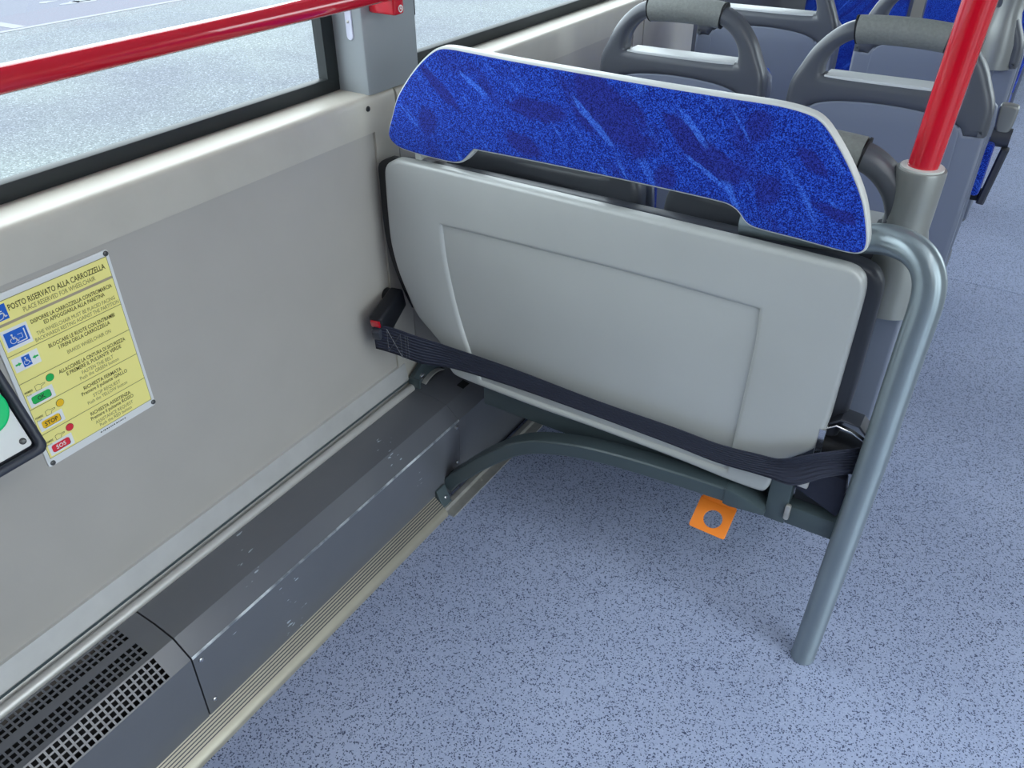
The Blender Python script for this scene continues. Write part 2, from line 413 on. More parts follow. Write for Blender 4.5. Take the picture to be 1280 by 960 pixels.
# left wall: lower laminate panel framed by a painted band, then the second bay behind the partition
b = MB()
b.box(-1.2, -1.104, YF, 1.2335, 0, .8925)
b.box(-1.2, -1.104, 1.3125, 2.463, 0, .8885)
b.build('wall_left', M['wall'], kind='structure')
b = MB()
led = [(-1.2, .894), (-1.10, .894), (-1.10, .952), (-1.1015, .959), (-1.104, .9635), (-1.1085, .966), (-1.115, .967), (-1.2, .967)]
b.prism(led, 'y', YF, 1.3055)
b.box(-1.2, -1.10, 1.235, 1.3055, 0, .894)
led2 = [(x, z - .004) for x, z in led]
b.prism(led2, 'y', 1.3125, 2.533)
b.box(-1.2, -1.10, 2.465, 2.533, 0, .890)
b.prism(led2, 'y', 2.541, 2.98)
b.box(-1.2, -1.10, 2.541, 2.98, 0, .890)
tr1 = b.build('trim_1', M['band'], kind='structure')
b = MB(); b.box(-1.198, -1.112, 1.29, 1.325, .02, .966); b.box(-1.198, -1.112, 2.52, 2.55, .02, .962)
b.build('trim_2', M['seam'], kind='structure')
b = MB(); b.box(-1.2, -1.12, 2.98, YB, 0, .95); b.build('trim_3', M['dark_wall'], kind='structure')  # dark grey puts the third row seat's shadow into the wall colour
screw(tr1, (-1.10, 1.221, .943), (1, 0, 0), .0055, M['black'], 'screw')

# window pillar
b = MB(); b.prism([(-1.196, 1.232), (-1.108, 1.231), (-1.1035, 1.2325), (-1.101, 1.236), (-1.10, 1.242), (-1.10, 1.388), (-1.196, 1.388)], 'z', .966, 2.06)
pil = b.build('trim_4', M['pillar'], kind='structure')
b = MB(); b.mesh(plate_mesh([rrect(-1.1335, 1.17, .0155, .21, .0077)], .003, .001, XZ(1.230)))
cp = b.build('cover_strip', M['pale'], pil)
screw(pil, (-1.1345, 1.2285, 1.098), (0, -1, 0), .003, M['steel'])
b = MB(); b.box(-1.112, -1.1, 1.3875, 1.3915, 1.088, 1.4, .001); b.build('gasket_lip', M['gasket'], pil)

def window(name, x, y0, y1, z0, z1, fw, dx):
    b = MB()
    b.box(x - .012, x + dx, y0, y1, z0, z0 + .027, .003); b.box(x - .012, x + dx, y0, y1, z1 - .03, z1, .003)
    b.box(x - .0118, x + dx - .0006, y0, y0 + fw, z0 + .024, z1 - .027); b.box(x - .0118, x + dx - .0006, y1 - fw, y1, z0 + .024, z1 - .027)
    f = b.build(name, M['gasket'], kind='structure')
    b = MB(); b.box(x - .006, x - .001, y0 + fw * .5, y1 - fw * .5, z0 + .01, z1 - .01); b.build('pane', M['glass'], f, smooth=0)
    return f
window('window_1', -1.188, -.25, 1.232, .967, 1.92, .032, .012)
window('window_2', -1.188, 1.386, 2.90, .963, 1.92, .032, .012)
window('window_3', -1.188, 3.05, 5.2, .963, 1.92, .032, .012)
b = MB(); b.box(-1.2, -1.10, 2.90, 3.05, .95, 1.95); b.box(-1.26, -1.10, YF, -.25, .966, 1.95); b.box(-1.26, -1.10, 5.2, YB, .95, 1.95)
b.box(-1.3, -1.10, YF, YB, 1.92, 2.25)
b.box(-1.26, -1.2, YF, YB, -.25, .955)
b.build('trim_5', M['pillar'], kind='structure')
# right wall with its windows and the glazed double door opposite the wheelchair place
b = MB()
b.box(XR, XR + .06, YF, -.35, -.2, 1.95); b.box(XR, XR + .06, 1.15, 2.7, -.2, 1.95); b.box(XR, XR + .06, 2.7, YB, -.2, .85)
b.box(XR, XR + .06, YF, YB, 1.95, 2.25)
for y0, y1 in ((-.38, -.34), (1.14, 1.18), (2.65, 2.75), (4.6, 4.7), (YB - .1, YB)): b.box(XR, XR + .06, y0, y1, -.2, 1.95)
b.build('wall_right', M['wall'], kind='structure')
window('window_4', XR + .03, 2.75, 4.6, .85, 1.95, .03, .012)
window('window_5', XR + .03, 4.7, YB - .1, .85, 1.95, .03, .012)
window('door_1', XR + .03, -.34, .40, -.05, 1.95, .04, .012)
window('door_2', XR + .03, .40, 1.14, -.05, 1.95, .04, .012)
b = MB(); b.box(-1.26, XR + .06, YB, YB + .06, -.2, 2.25); b.build('wall_back', M['wall'], kind='structure')
b = MB(); b.box(-1.26, XR + .06, YF - .06, YF, -.2, 2.25); b.build('wall_front', M['dark_wall'], kind='structure')  # unseen; closed without a windscreen and dark to cut light from the front
b = MB(); b.box(-1.3, XR + .06, YF - .06, YB + .06, 2.25, 2.31); b.build('ceiling', M['ceil'], kind='structure')
# outside: asphalt yard with painted lines
b = MB(); b.box(-60, 60, -60, 60, -.45, -.35); b.build('ground', M['asphalt'], kind='structure')
b = MB()
b.prism([(-9.42, 3.2), (-9.34, 3.2), (-9.08, 12), (-9.18, 12)], 'z', -.35, -.346)
b.prism([(-9.4, 5.02), (-9.38, 5.16), (-13.5, 5.0), (-13.5, 4.86)], 'z', -.35, -.346)
b.prism([(-9.6, 4.70), (-9.6, 4.80), (-13.5, 4.55), (-13.5, 4.45)], 'z', -.35, -.346)
g2 = random.Random(3)
for i in range(16):
    cx, cy = -10.15 - g2.random() * .55, 6.15 + g2.random() * 1.6
    b.mesh(plate_mesh([[(cx + (.03 + .1 * g2.random()) * math.cos(a), cy + (.05 + .12 * g2.random()) * math.sin(a)) for a in [k * math.pi / 5 for k in range(10)]]], .004, .0005, Matrix.Translation((0, 0, -.348)), 1))
b.build('road_marking', M['paint'], kind='structure')
b = MB(); b.prism([(-9.5, -8), (-9.22, 12), (-30, 22), (-30, -8)], 'z', -.352, -.349); b.build('pavement', M['asphalt2'], kind='structure')

# ------------------------------------------------------------------ wall foot: profile, heater covers, strip
b = MB()
prof = [(-1.104, .328), (-1.099, .326), (-1.0900, .284), (-1.0925, .2795), (-1.0990, .278), (-1.1000, .266), (-1.0970, .262)]
prof += [(-1.0835 + .0098 * math.cos(R(a)), .2605 + .0098 * math.sin(R(a))) for a in range(150, -120, -15)] + [(-1.104, .250)]
b.prism(prof, 'y', -1.2, 1.256)
t = thing('wall_profile', 'long shiny aluminium profile running along the wall above the heater covers', 'profile', (-1.09, 0, .25))
b.build('extrusion', M['alu'], t)
b = MB(); b.prism([(-1.0925, .2790), (-1.0960, .2770), (-1.0975, .2700), (-1.0950, .2710), (-1.0925, .2770)], 'y', -1.2, 1.256); b.build('groove', M['frame'], t)

HP = [(-.951, .040), (-.945, .213), (-.981, .245), (-1.026, .254), (-1.078, .256)]   # heater face section: kick face, chamfer, two top facets
def heater_solid(name, y0, y1, m, label, bev=.0012):
    t = thing(name, label, 'heater cover', (-1.0, (y0 + y1) / 2, 0), 'heater covers along the wall')
    b = MB(); b.prism(HP + [(-1.095, .256), (-1.095, 0), (-.955, 0)], 'y', y0, y1); b.build('casing', m, t, smooth=20)
    return t
hb = heater_solid('heater_cover', .4535, 1.258, M['heater_worn'], 'plain scuffed dark grey heater cover between the grille and the folded seat')
hc = heater_solid('heater_cover', 1.2588, 2.9, M['heater'], 'shaded grey heater cover continuing behind the folded seat')
b = MB(); b.prism([(-.9447, .2095), (-.9443, .2125), (-.9465, .2150), (-.9472, .2145)], 'y', .4535, 1.258); b.build('worn_edge', M['worn'], hb)
for y, z in ((.468, .195), (.470, .075), (1.247, .198), (1.246, .088)):
    screw(hb, (-.9455 - (.195 - z) * .035 + .0003, y, z), (1, 0, .03), .0052)
b = MB(); b.prism([(-.9845, .2455), (-.9845, .2465), (-1.004, .2505), (-1.004, .2495)], 'y', 1.335, 1.362); b.build('vent_mesh', M['hole'], hc)
# grille cover: perforated sheet over a dark core
hg = thing('heater_cover', 'dark grey heater cover with rows of square grille holes', 'heater cover', (-1.0, -.3, 0), 'heater covers along the wall')
def perforated(y0, y1, bands):
    """sheet following HP; bands: per facet (count across, t0, t1) rows of square holes"""
    bm = bmesh.new()
    pitch, hole = .0118, .0082
    ny = int((y1 - y0 - .040) / pitch)
    ys = [y0] + [v for k in range(ny) for v in (y1 - .038 - (ny - k) * pitch, y1 - .038 - (ny - k) * pitch + hole)] + [y1]
    for i in range(len(HP) - 1):
        a, c = Vector(HP[i]), Vector(HP[i + 1]); bd = bands.get(i)
        ts = [0.0]; solid = []
        if bd:
            n, t0, t1 = bd; st = (t1 - t0) / n; L = (c - a).length; hw = hole / L
            for k in range(n): ts += [t0 + k * st, t0 + k * st + min(hw, st * .74)]
        ts.append(1.0)
        grid = [[bm.verts.new((a.x + (c.x - a.x) * t, y, a.y + (c.y - a.y) * t)) for y in ys] for t in ts]
        for r in range(len(ts) - 1):
            for q in range(len(ys) - 1):
                if bd and r % 2 == 1 and q % 2 == 1 and q < len(ys) - 1 and r < len(ts) - 1: continue
                bm.faces.new((grid[r][q], grid[r][q + 1], grid[r + 1][q + 1], grid[r + 1][q]))
    bmesh.ops.remove_doubles(bm, verts=bm.verts, dist=1e-5)
    bmesh.ops.recalc_face_normals(bm, faces=bm.faces)
    bmesh.ops.solidify(bm, geom=list(bm.faces), thickness=.0016)
    me = bpy.data.meshes.new('casing'); bm.to_mesh(me); bm.free(); return me
link('casing', perforated(-1.0, .4505, {1: (4, .06, 1.0), 2: (3, .22, .98), 3: (3, .24, .92)}), M['heater'], hg, smooth=20)
b = MB(); b.prism([(-.972, .05), (-.966, .20), (-.992, .226), (-1.03, .238), (-1.07, .242), (-1.07, .05)], 'y', -.98, .42); b.build('inner_core', M['hole'], hg)

# ribbed aluminium nosing on the floor along the heater
rib = [(-.9125, 0), (-.9125, .006), (-.9145, .012), (-.919, .018), (-.9245, .0225)]
p0, p1 = Vector((-.9255, .0232)), Vector((-.9525, .0445)); nrm = Vector((p1.y - p0.y, -(p1.x - p0.x))).normalized()
rib += [(p0.x, p0.y), (p1.x, p1.y), (-.958, .044), (-.958, 0)]
t = thing('floor_nosing', 'ribbed champagne aluminium nosing along the floor below the heater covers', 'strip', (-.93, .2, 0))
b = MB(); b.prism(rib, 'y', -1.0, 1.150); b.build('extrusion', M['strip'], t, smooth=25)
b = MB()
for k in range(6):
    q = p0 + (p1 - p0) * ((k + .35) / 6); d = (p1 - p0) / 6
    a1, a2 = q, q + d * .62
    b.prism([(a1.x, a1.y), (a1.x + nrm.x * .0012, a1.y + nrm.y * .0012), (a2.x + nrm.x * .0012, a2.y + nrm.y * .0012), (a2.x, a2.y)], 'y', -1.0, 1.1502)
b.build('rib', M['strip'], t)
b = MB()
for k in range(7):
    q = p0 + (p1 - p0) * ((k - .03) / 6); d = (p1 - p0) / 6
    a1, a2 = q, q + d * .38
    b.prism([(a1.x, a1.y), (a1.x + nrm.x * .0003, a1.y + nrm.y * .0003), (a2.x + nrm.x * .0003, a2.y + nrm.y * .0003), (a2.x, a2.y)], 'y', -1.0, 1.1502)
b.build('groove_shade', M['shell'], t)  # dark strips stand in for the shade inside the grooves
# steel floor rail under the folded seat with its end bracket
t = thing('floor_rail', 'worn steel floor rail running under the folded seat beside the heater', 'rail', (-.92, 1.3, 0))
b = MB(); b.prism([(-.897, 0), (-.897, .004), (-.906, .0045), (-.921, .006), (-.923, .016), (-.934, .017), (-.936, .006), (-.944, .006), (-.944, 0)], 'y', 1.153, 2.0)
b.build('rail', M['steel'], t)
b = MB(); b.prism([(-.942, .006), (-.926, .017), (-.930, .022), (-.9445, .062), (-.9495, .062), (-.948, .006)], 'y', 1.152, 1.186, .0008); br = b.build('end_bracket', M['frame'], t)
screw(br, (-.9335, 1.171, .036), (1, 0, .35), .0055)
for y in (1.30, 1.42): screw(t, (-.914, y, .0055), (0, 0, 1), .004, M['steel'])

# clamp bracket that ends the wall profile
t = thing('wall_bracket', 'dark grey angled bracket with two bolts at the end of the wall profile', 'bracket', (-1.08, 1.3, .2))
b = MB(); b.mesh(plate_mesh([[(1.258, .226), (1.258, .286), (1.296, .306), (1.372, .306), (1.388, .28), (1.388, .226)]], .012, .002, YZ(-1.086)))
b.box(-1.092, -1.058, 1.256, 1.262, .264, .288, .001)
b.build('mount_plate', M['frame'], t)
b = MB()
arc = [(-1.074, 1.285 + .045 - .05 * math.cos(R(a)), .236 + .03 * math.sin(R(a))) for a in range(10, 171, 16)]
b.rect_sweep(arc, .016, .003, Vector((1, 0, 0)), .0008); b.build('curved_lip', M['alu'], t)
screw(t, (-1.0798, 1.293, .275), (1, 0, 0), .009); screw(t, (-1.0798, 1.274, .266), (1, 0, 0), .006)
for y, z in ((1.335, .296), (1.348, .280), (1.33, .305)): screw(t, (-1.0798, y, z), (1, 0, 0), .0026, M['steel'])

# ------------------------------------------------------------------ instruction sign
sg = thing('instruction_sign', 'yellow wheelchair-space instruction sign screwed to the grey wall panel', 'sign', (-1.104, .521, .60))
b = MB(); b.mesh(plate_mesh([rrect(.521, .741, .194, .286, .004)], .003, .0008, YZ(-1.1025))); b.build('backing_plate', M['plate'], sg)
LX = -1.1009   # printed layers stand a few tenths of a millimetre proud, one over the other
def sheet(b, loops, level):
    for lp in loops:
        t = bmesh.new(); vs = [t.verts.new((LX + level * .00025, u, v)) for u, v in lp]
        f = t.faces.new(vs); f.normal_update()
        if f.normal.x < 0: f.normal_flip()
        b.add(t)
def rect(y0, y1, z0, z1): return [(y0, z0), (y1, z0), (y1, z1), (y0, z1)]
b = MB(); sheet(b, [rect(.4305, .6125, .612, .874)], 0); b.build('yellow_print', M['s_yellow'], sg, smooth=0)
b = MB(); sheet(b, [rect(.4305, .6125, .8385, .8425)], 1); b.build('title_rule', M['s_bar'], sg, smooth=0)
rl = [rect(.4305, .6125, z - .0005, z + .0005) for z in (.7935, .7475, .7025, .6555)]
rl += [rect(.4300, .6130, .6735 + .2, .6745 + .2), rect(.4300, .6130, .6115, .6123), rect(.4299, .4306, .612, .874), rect(.6122, .6129, .612, .874)]
for q in rl:
    b = MB(); sheet(b, [q], 1); b.build('dividing_line', M['s_grey'], sg, smooth=0)

def text_mesh(s, y0, y1, z, cap, bold=0.0):
    cu = bpy.data.curves.new('tmp', 'FONT'); cu.body = s; cu.size = 1; cu.offset = bold; cu.resolution_u = 2
    o = bpy.data.objects.new('tmp', cu); COL.objects.link(o)
    dg = bpy.context.evaluated_depsgraph_get(); dg.update()
    me = bpy.data.meshes.new_from_object(o.evaluated_get(dg)); bpy.data.objects.remove(o); bpy.data.curves.remove(cu)
    xs = [v.co.x for v in me.vertices]
    k = (y1 - y0) / (max(xs) - min(xs)); x0 = min(xs)
    me.transform(Matrix(((0, 0, 1, LX + 2 * .00025), (k, 0, 0, y0 - x0 * k), (0, cap / .70, 0, z), (0, 0, 0, 1))))
    return me
dark = [('POSTO RISERVATO ALLA CARROZZELLA', .456, .606, .857, .0088), ('DISPORRE LA CARROZZELLA CONTROMARCIA', .477, .607, .8255, .0062),
        ('ED APPOGGIARLA ALLA PARETINA', .494, .592, .8170, .0062), ('BLOCCARE LE RUOTE CON ENTRAMBI', .488, .597, .7795, .0062),
        ('I FRENI DELLA CARROZZELLA', .501, .586, .7710, .0062), ('ALLACCIARE LA CINTURA DI SICUREZZA', .488, .601, .7340, .0062),
        ('E PREMERE IL PULSANTE VERDE', .498, .591, .7255, .0062), ('RICHIESTA FERMATA', .514, .580, .6895, .0060), ('Premere il pulsante GIALLO', .508, .588, .6815, .0060),
        ('RICHIESTA ASSISTENZA', .510, .582, .6425, .0060), ('Premere il pulsante ROSSO', .508, .585, .6345, .0060)]
grey = [('PLACE RESERVED FOR WHEELCHAIR', .474, .586, .8465, .0072), ('THE WHEELCHAIR MUST BE PLACED FACING', .479, .606, .8055, .0060),
        ('BACKWARDS RESTING AGAINST THE PARTITION', .474, .610, .7970, .0060), ('BRAKES WHEELCHAIR ON', .510, .583, .7575, .0062),
        ('FASTEN THE BELT', .520, .574, .7155, .0060), ('Push the GREEN button', .514, .581, .7075, .0060), ('STOP REQUEST', .524, .572, .6705, .0058),
        ('Push the YELLOW button', .512, .582, .6625, .0058), ('ASSISTANCE REQUEST', .513, .581, .6245, .0058), ('Push the RED button', .518, .576, .6165, .0058)]
b = MB()
for a in dark: b.mesh(text_mesh(*a, bold=.012))
for z in (.7295, .684, .6385): b.mesh(text_mesh('PREMERE', .4325, .4445, z, .0032, .01))
b.build('italian_lettering', M['s_dark'], sg, smooth=0)
b = MB()
for a in grey: b.mesh(text_mesh(*a))
for z in (.7245, .679, .6335): b.mesh(text_mesh('Push', .4335, .4410, z, .0030))
b.build('english_lettering', M['s_grey'], sg, smooth=0)
# small pointing hands
for z in (.7305, .685, .6395):
    b = MB()
    hand = [(.449, z - .004), (.457, z - .004), (.458, z), (.464, z + .0015), (.464, z + .003), (.457, z + .003), (.454, z + .005), (.449, z + .004)]
    for (a0, c0), (a1, c1) in zip(hand, hand[1:] + hand[:1]):
        d = Vector((a1 - a0, c1 - c0)).normalized() * .00028; n = Vector((-d.y, d.x))
        sheet(b, [[(a0 - n.x, c0 - n.y), (a1 - n.x, c1 - n.y), (a1 + n.x, c1 + n.y), (a0 + n.x, c0 + n.y)]], 1)
    b.build('pointing_hand', M['s_dark'], sg, smooth=0)
def stroke(pts, w):
    out = []
    for (a0, c0), (a1, c1) in zip(pts, pts[1:]):
        d = Vector((a1 - a0, c1 - c0)); L = d.length or 1; n = Vector((-d.y, d.x)) / L * w / 2; e = d / L * w * .3
        out.append([(a0 - n.x - e.x, c0 - n.y - e.y), (a1 - n.x + e.x, c1 - n.y + e.y), (a1 + n.x + e.x, c1 + n.y + e.y), (a0 + n.x - e.x, c0 + n.y - e.y)])
    return out
def wheelchair(cx, cz, s):
    lp = [circ(cx - .06 * s, cz + .36 * s, .085 * s, 12)]
    lp += stroke([(cx - .06 * s, cz + .24 * s), (cx - .04 * s, cz - .02 * s), (cx + .19 * s, cz - .04 * s), (cx + .27 * s, cz - .32 * s), (cx + .36 * s, cz - .29 * s)], .075 * s)
    lp += stroke([(cx - .05 * s, cz + .12 * s), (cx + .15 * s, cz + .10 * s)], .06 * s)
    lp += stroke([(cx - .06 * s + .25 * s * math.cos(R(a)), cz - .16 * s + .25 * s * math.sin(R(a))) for a in range(120, 361, 20)], .06 * s)
    return lp
for q in (rect(.4335, .4715, .8005, .8330), rect(.4335, .4715, .7660, .7885), rect(.4335, .4725, .7045, .7255), rect(.4335, .4725, .6605, .6805), rect(.4335, .4725, .6145, .6350)):
    b = MB(); sheet(b, [q], 1); b.build('white_box', M['s_white'], sg, smooth=0)
for q, lv in ((rect(.4325, .4535, .8470, .8700), 1), (rect(.4365, .4685, .8060, .8285), 2), (rect(.4465, .4585, .7690, .7860), 2)):
    b = MB(); sheet(b, [q], lv); b.build('blue_square', M['s_blue'], sg, smooth=0)
for q in (wheelchair(.443, .8585, .022), wheelchair(.4475, .8165, .017) + stroke([(.4505, .8085), (.4645, .8085), (.4645, .8250)], .0016) + stroke([(.454, .8135), (.460, .8135), (.460, .820), (.454, .820)], .0006), wheelchair(.4525, .7775, .014)):
    b = MB(); sheet(b, q, 3); b.build('wheelchair_symbol', M['s_white'], sg, smooth=0)
for sgn, cx in ((1, .4405), (-1, .4655)):
    b = MB(); sheet(b, [[(cx - sgn * .0045, .7762), (cx, .7762), (cx, .7745), (cx + sgn * .0045, .7775), (cx, .7805), (cx, .7788), (cx - sgn * .0045, .7788)]], 2); b.build('green_arrow', M['s_green'], sg, smooth=0)
for z, m, s, tm, w in ((.7150, 's_green', 'OK', 's_black', .0115), (.6705, 's_amber', 'STOP', 's_black', .0205), (.6248, 's_red', 'SOS', 's_white', .0155)):
    b = MB(); sheet(b, [rrect(.4530, z - .0008, .0285, .0125, .003)], 2); b.build('button_shadow', M['s_black'], sg, smooth=0)
    b = MB(); sheet(b, [rrect(.4522, z, .0285, .0125, .003)], 3); b.build('button_picture', M[m], sg, smooth=0)
    me = text_mesh(s, .4522 - w / 2, .4522 + w / 2, z - .0034, .0068, .02); me.transform(Matrix.Translation((.00055, 0, 0)))
    b = MB(); b.mesh(me); b.build('button_word', M[tm], sg, smooth=0)
for z, m in ((.7365, 's_green'), (.6905, 's_amber'), (.6445, 's_red')):
    b = MB(); sheet(b, [circ(.4735, z, .0063)], 2); b.build('ring', M['s_black'], sg, smooth=0)
    b = MB(); sheet(b, [circ(.4735, z, .0058)], 3); b.build('colour_dot', M[m], sg, smooth=0)
b = MB(); rr = random.Random(2); y = .515
while y < .56:
    w = .001 + rr.random() * .002; sheet(b, [rect(y, y + w, .6052, .6072)], 0); y += w + .0008 + rr.random() * .001
b.build('print_line', M['s_black'], sg, smooth=0)
for y, z in ((.6135, .8785), (.6145, .605), (.4315, .603)): screw(sg, (-1.101, y, z), (1, 0, 0), .0042, M['bolt'])

# ------------------------------------------------------------------ button console at the frame's left edge
cs = thing('button_console', 'black-rimmed stop button console with a green button beside the yellow sign', 'button panel', (-1.0, .30, .73))
# local frame: u along +Y, v up the tilted face, w out of the face
vv = Vector((-.385, 0, .923)).normalized(); uu = Vector((0, 1, 0)); ww = uu.cross(vv)
CM = Matrix(((uu.x, vv.x, ww.x, -.958), (uu.y, vv.y, ww.y, .0), (uu.z, vv.z, ww.z, .728), (0, 0, 0, 1)))
def cplate(loops, thick, bev, w, seg=3): return plate_mesh(loops, thick, bev, CM @ Matrix.Translation((0, 0, w)), seg)
BU = .333
o_ = rrect(.2985, .085, .162, .170, .012); i_ = rrect(.2985, .085, .139, .146, .006)
b = MB(); b.mesh(cplate([o_, i_], .02, .005, -.006)); b.build('rim', M['rubber'], cs)
b = MB(); b.mesh(cplate([rrect(.297, .085, .150, .160, .01)], .05, .004, -.036)); b.build('housing', M['rubber'], cs)
b = MB(); b.mesh(cplate([rrect(.2985, .085, .134, .139, .005)], .006, .001, -.006)); b.build('face_plate', M['plate'], cs)
b = MB(); b.mesh(cplate([circ(BU, .082, .031, 40)], .014, .004, .001)); b.build('green_button', M['green'], cs)
for u, v in ((.3570, .0255),):
    p = CM @ Vector((u, v, -.003)); screw(cs, p, ww, .0045, M['bolt'])

b = MB(); b.box(-1.104, -1.045, .255, .345, .76, .83, .004); b.build('wall_mount', M['rubber'], cs)

# ------------------------------------------------------------------ fold-down seat, its frame, headboard
PANEL = [(-1.059, .805), (-1.056, .835), (-1.046, .849), (-1.018, .861), (-.753, .860), (-.529, .857), (-.179, .851), (-.149, .848), (-.132, .835), (-.126, .809), (-.126, .711), (-.127, .617), (-.128, .564), (-.136, .512), (-.151, .490), (-.176, .465), (-.192, .434), (-.197, .394), (-.205, .376), (-.220, .372), (-.27, .372), (-.383, .378), (-.546, .381), (-.69, .380), (-.772, .382), (-.843, .384), (-.905, .388), (-.922, .402), (-.939, .454), (-.969, .484), (-1.004, .516), (-1.024, .557), (-1.048, .619), (-1.060, .687)]
INSET = [(-.921, .744), (-.684, .746), (-.504, .747), (-.276, .742), (-.273, .678), (-.275, .579), (-.280, .395), (-.383, .395), (-.546, .397), (-.69, .397), (-.838, .400), (-.868, .476), (-.894, .562), (-.914, .663)]
fs = thing('folding_seat', 'wide silver-grey fold-down seat folded up against the partition', 'folding seat', (-.59, 1.22, .38))
b = MB(); b.mesh(plate_mesh([crom(PANEL, 4), crom(INSET, 4, sharp=(0, 3, 6, 10))], .030, .009, XZ(1.215), 4)); b.build('seat_panel', M['panel'], fs, smooth=50)
b = MB(); b.mesh(plate_mesh([crom([(x * 1.0, z) for x, z in [(-.94, .76), (-.26, .757), (-.262, .385), (-.55, .386), (-.86, .392), (-.91, .55)]], 2, sharp=range(6))], .012, .002, XZ(1.2128))); b.build('recessed_field', M['panel'], fs)
BK = [(-1.088, .80), (-1.075, .836), (-1.0, .848), (-.60, .850), (-.175, .846), (-.128, .838), (-.108, .812), (-.105, .746), (-.105, .60), (-.112, .52), (-.15, .44), (-.22, .42), (-.60, .42), (-.88, .43), (-.95, .50), (-1.06, .58), (-1.088, .68)]
b = MB(); b.mesh(plate_mesh([crom(BK, 4)], .040, .012, XZ(1.256))); b.build('backing_shell', M['shell'], fs, smooth=50)

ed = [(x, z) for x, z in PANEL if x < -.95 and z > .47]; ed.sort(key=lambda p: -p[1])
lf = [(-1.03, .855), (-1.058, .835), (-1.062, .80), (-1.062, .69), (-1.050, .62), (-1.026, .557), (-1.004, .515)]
b = MB(); b.mesh(plate_mesh([crom(lf, 4, closed=False) + crom([(x - (.030 if z < .84 else .022), z) for x, z in lf][::-1], 4, closed=False)], .012, .003, XZ(1.2285))); b.build('edge_shade', M['black'], fs)  # black strip as the contact shadow between panel and wall
fr = thing('seat_frame', 'dark green-grey bent steel frame carrying the folded seat above the floor', 'frame', (-.6, 1.22, 0))
bar = [(-.946, 1.212, .046), (-.925, 1.212, .078), (-.90, 1.212, .104), (-.84, 1.212, .168), (-.757, 1.212, .243), (-.70, 1.212, .277), (-.654, 1.212, .294), (-.605, 1.212, .308), (-.558, 1.212, .318), (-.49, 1.212, .327), (-.414, 1.212, .3335), (-.34, 1.212, .3385), (-.272, 1.212, .342)]
sm = crom([(x, z) for x, y, z in bar], 3, closed=False)
b = MB(); b.rect_sweep([(x, 1.213, z) for x, z in sm], .042, .034); b.build('bent_arm', M['frame'], fr)
b = MB(); b.prism([(-.2735, .323), (-.2735, .360), (-.262, .361), (-.196, .343), (-.193, .330), (-.26, .321)], 'y', 1.190, 1.236, .002); b.build('mitred_end', M['frame'], fr)
b = MB(); b.box(-.86, -.19, 1.243, 1.283, .304, .366, .003); b.build('cross_beam', M['frame'], fr)
b = MB(); b.box(-.196, -.157, 1.204, 1.250, .316, .44, .002); b.build('post', M['frame'], fr)
b = MB(); b.box(-.158, -.062, 1.205, 1.245, .318, .362, .003); b.build('side_beam', M['frame'], fr)
b = MB(); b.mesh(plate_mesh([rrect(-.1555, .350, .010, .036, .0048)], .008, .002, XZ(1.2015))); b.build('latch_pin', M['steel'], fr)
b = MB(); b.mesh(plate_mesh([[(-.157, .43), (-.125, .43), (-.062, .40), (-.062, .362), (-.157, .362)]], .006, .001, XZ(1.262))); b.build('gusset', M['shell'], fr)

HEAD = [(-.900, 1.083), (-.921, 1.073), (-.950, 1.050), (-.978, 1.021), (-1.006, .985), (-1.022, .950), (-1.036, .914), (-1.032, .898), (-1.012, .886), (-.975, .881), (-.925, .879), (-.882, .879), (-.860, .886), (-.834, .912), (-.687, .913), (-.504, .912), (-.362, .909), (-.340, .902), (-.322, .885), (-.304, .879), (-.240, .876), (-.171, .872), (-.149, .874), (-.139, .884), (-.141, .906), (-.159, .956), (-.191, 1.006), (-.228, 1.049), (-.252, 1.064), (-.299, 1.071), (-.381, 1.072), (-.519, 1.074), (-.752, 1.080), (-.872, 1.085)]
hs = crom(HEAD, 4, sharp=(13,))
hd = thing('headrest_board', 'long blue patterned fabric headrest board with pale edge trim above the folded seat', 'headrest', (-.59, 1.2, .88))
b = MB(); b.mesh(plate_mesh([hs], .022, .003, XZ(1.2125))); b.build('edge_trim', M['trimw'], hd, smooth=50)
def inset(lp, d):
    n = len(lp); P = [Vector(p) for p in lp]; A = sum(P[i].x * P[(i + 1) % n].y - P[(i + 1) % n].x * P[i].y for i in range(n)); s = 1 if A > 0 else -1
    out = []
    for i in range(n):
        t = P[(i + 1) % n] - P[i - 1]; t.normalize(); out.append(tuple(P[i] + Vector((-t.y, t.x)) * s * d))
    return out
me = plate_mesh([inset(hs, .0035)], .006, .0025, XZ(1.2005)); b = MB(); b.mesh(me); b.build('fabric_facing', M['fabric'], hd, smooth=50)
for x0, x1, z0 in ((-.99, -.975, .862), (-.42, -.40, .915)):
    b = MB(); b.box(x0, x1, 1.220, 1.30, z0, z0 + .06, .002); b.build('mounting_lug', M['trimw'], hd)

# orange release tab hanging under the frame
P4 = [Vector((-.329, 1.190, .240)), Vector((-.256, 1.190, .237)), Vector((-.250, 1.232, .270)), Vector((-.333, 1.232, .268))]
u = (P4[1] - P4[0]).normalized(); v = (P4[3] - P4[0]); v = (v - u * v.dot(u)).normalized(); w = u.cross(v)
OM = Matrix(((u.x, v.x, w.x, P4[0].x), (u.y, v.y, w.y, P4[0].y), (u.z, v.z, w.z, P4[0].z), (0, 0, 0, 1)))
b = MB(); b.mesh(plate_mesh([rrect(.0365, .032, .075, .070, .005), circ(.0385, .0275, .0185, 32)], .0035, .001, OM))
q = OM @ Vector((.0365, .064, 0)); b.box(q.x - .034, q.x + .034, q.y - .004, q.y + .004, q.z - .002, .3235, .001)
tag(b.build('release_tab', M['orange']), 'small orange metal tab with a round hole hanging under the seat frame', 'tab')

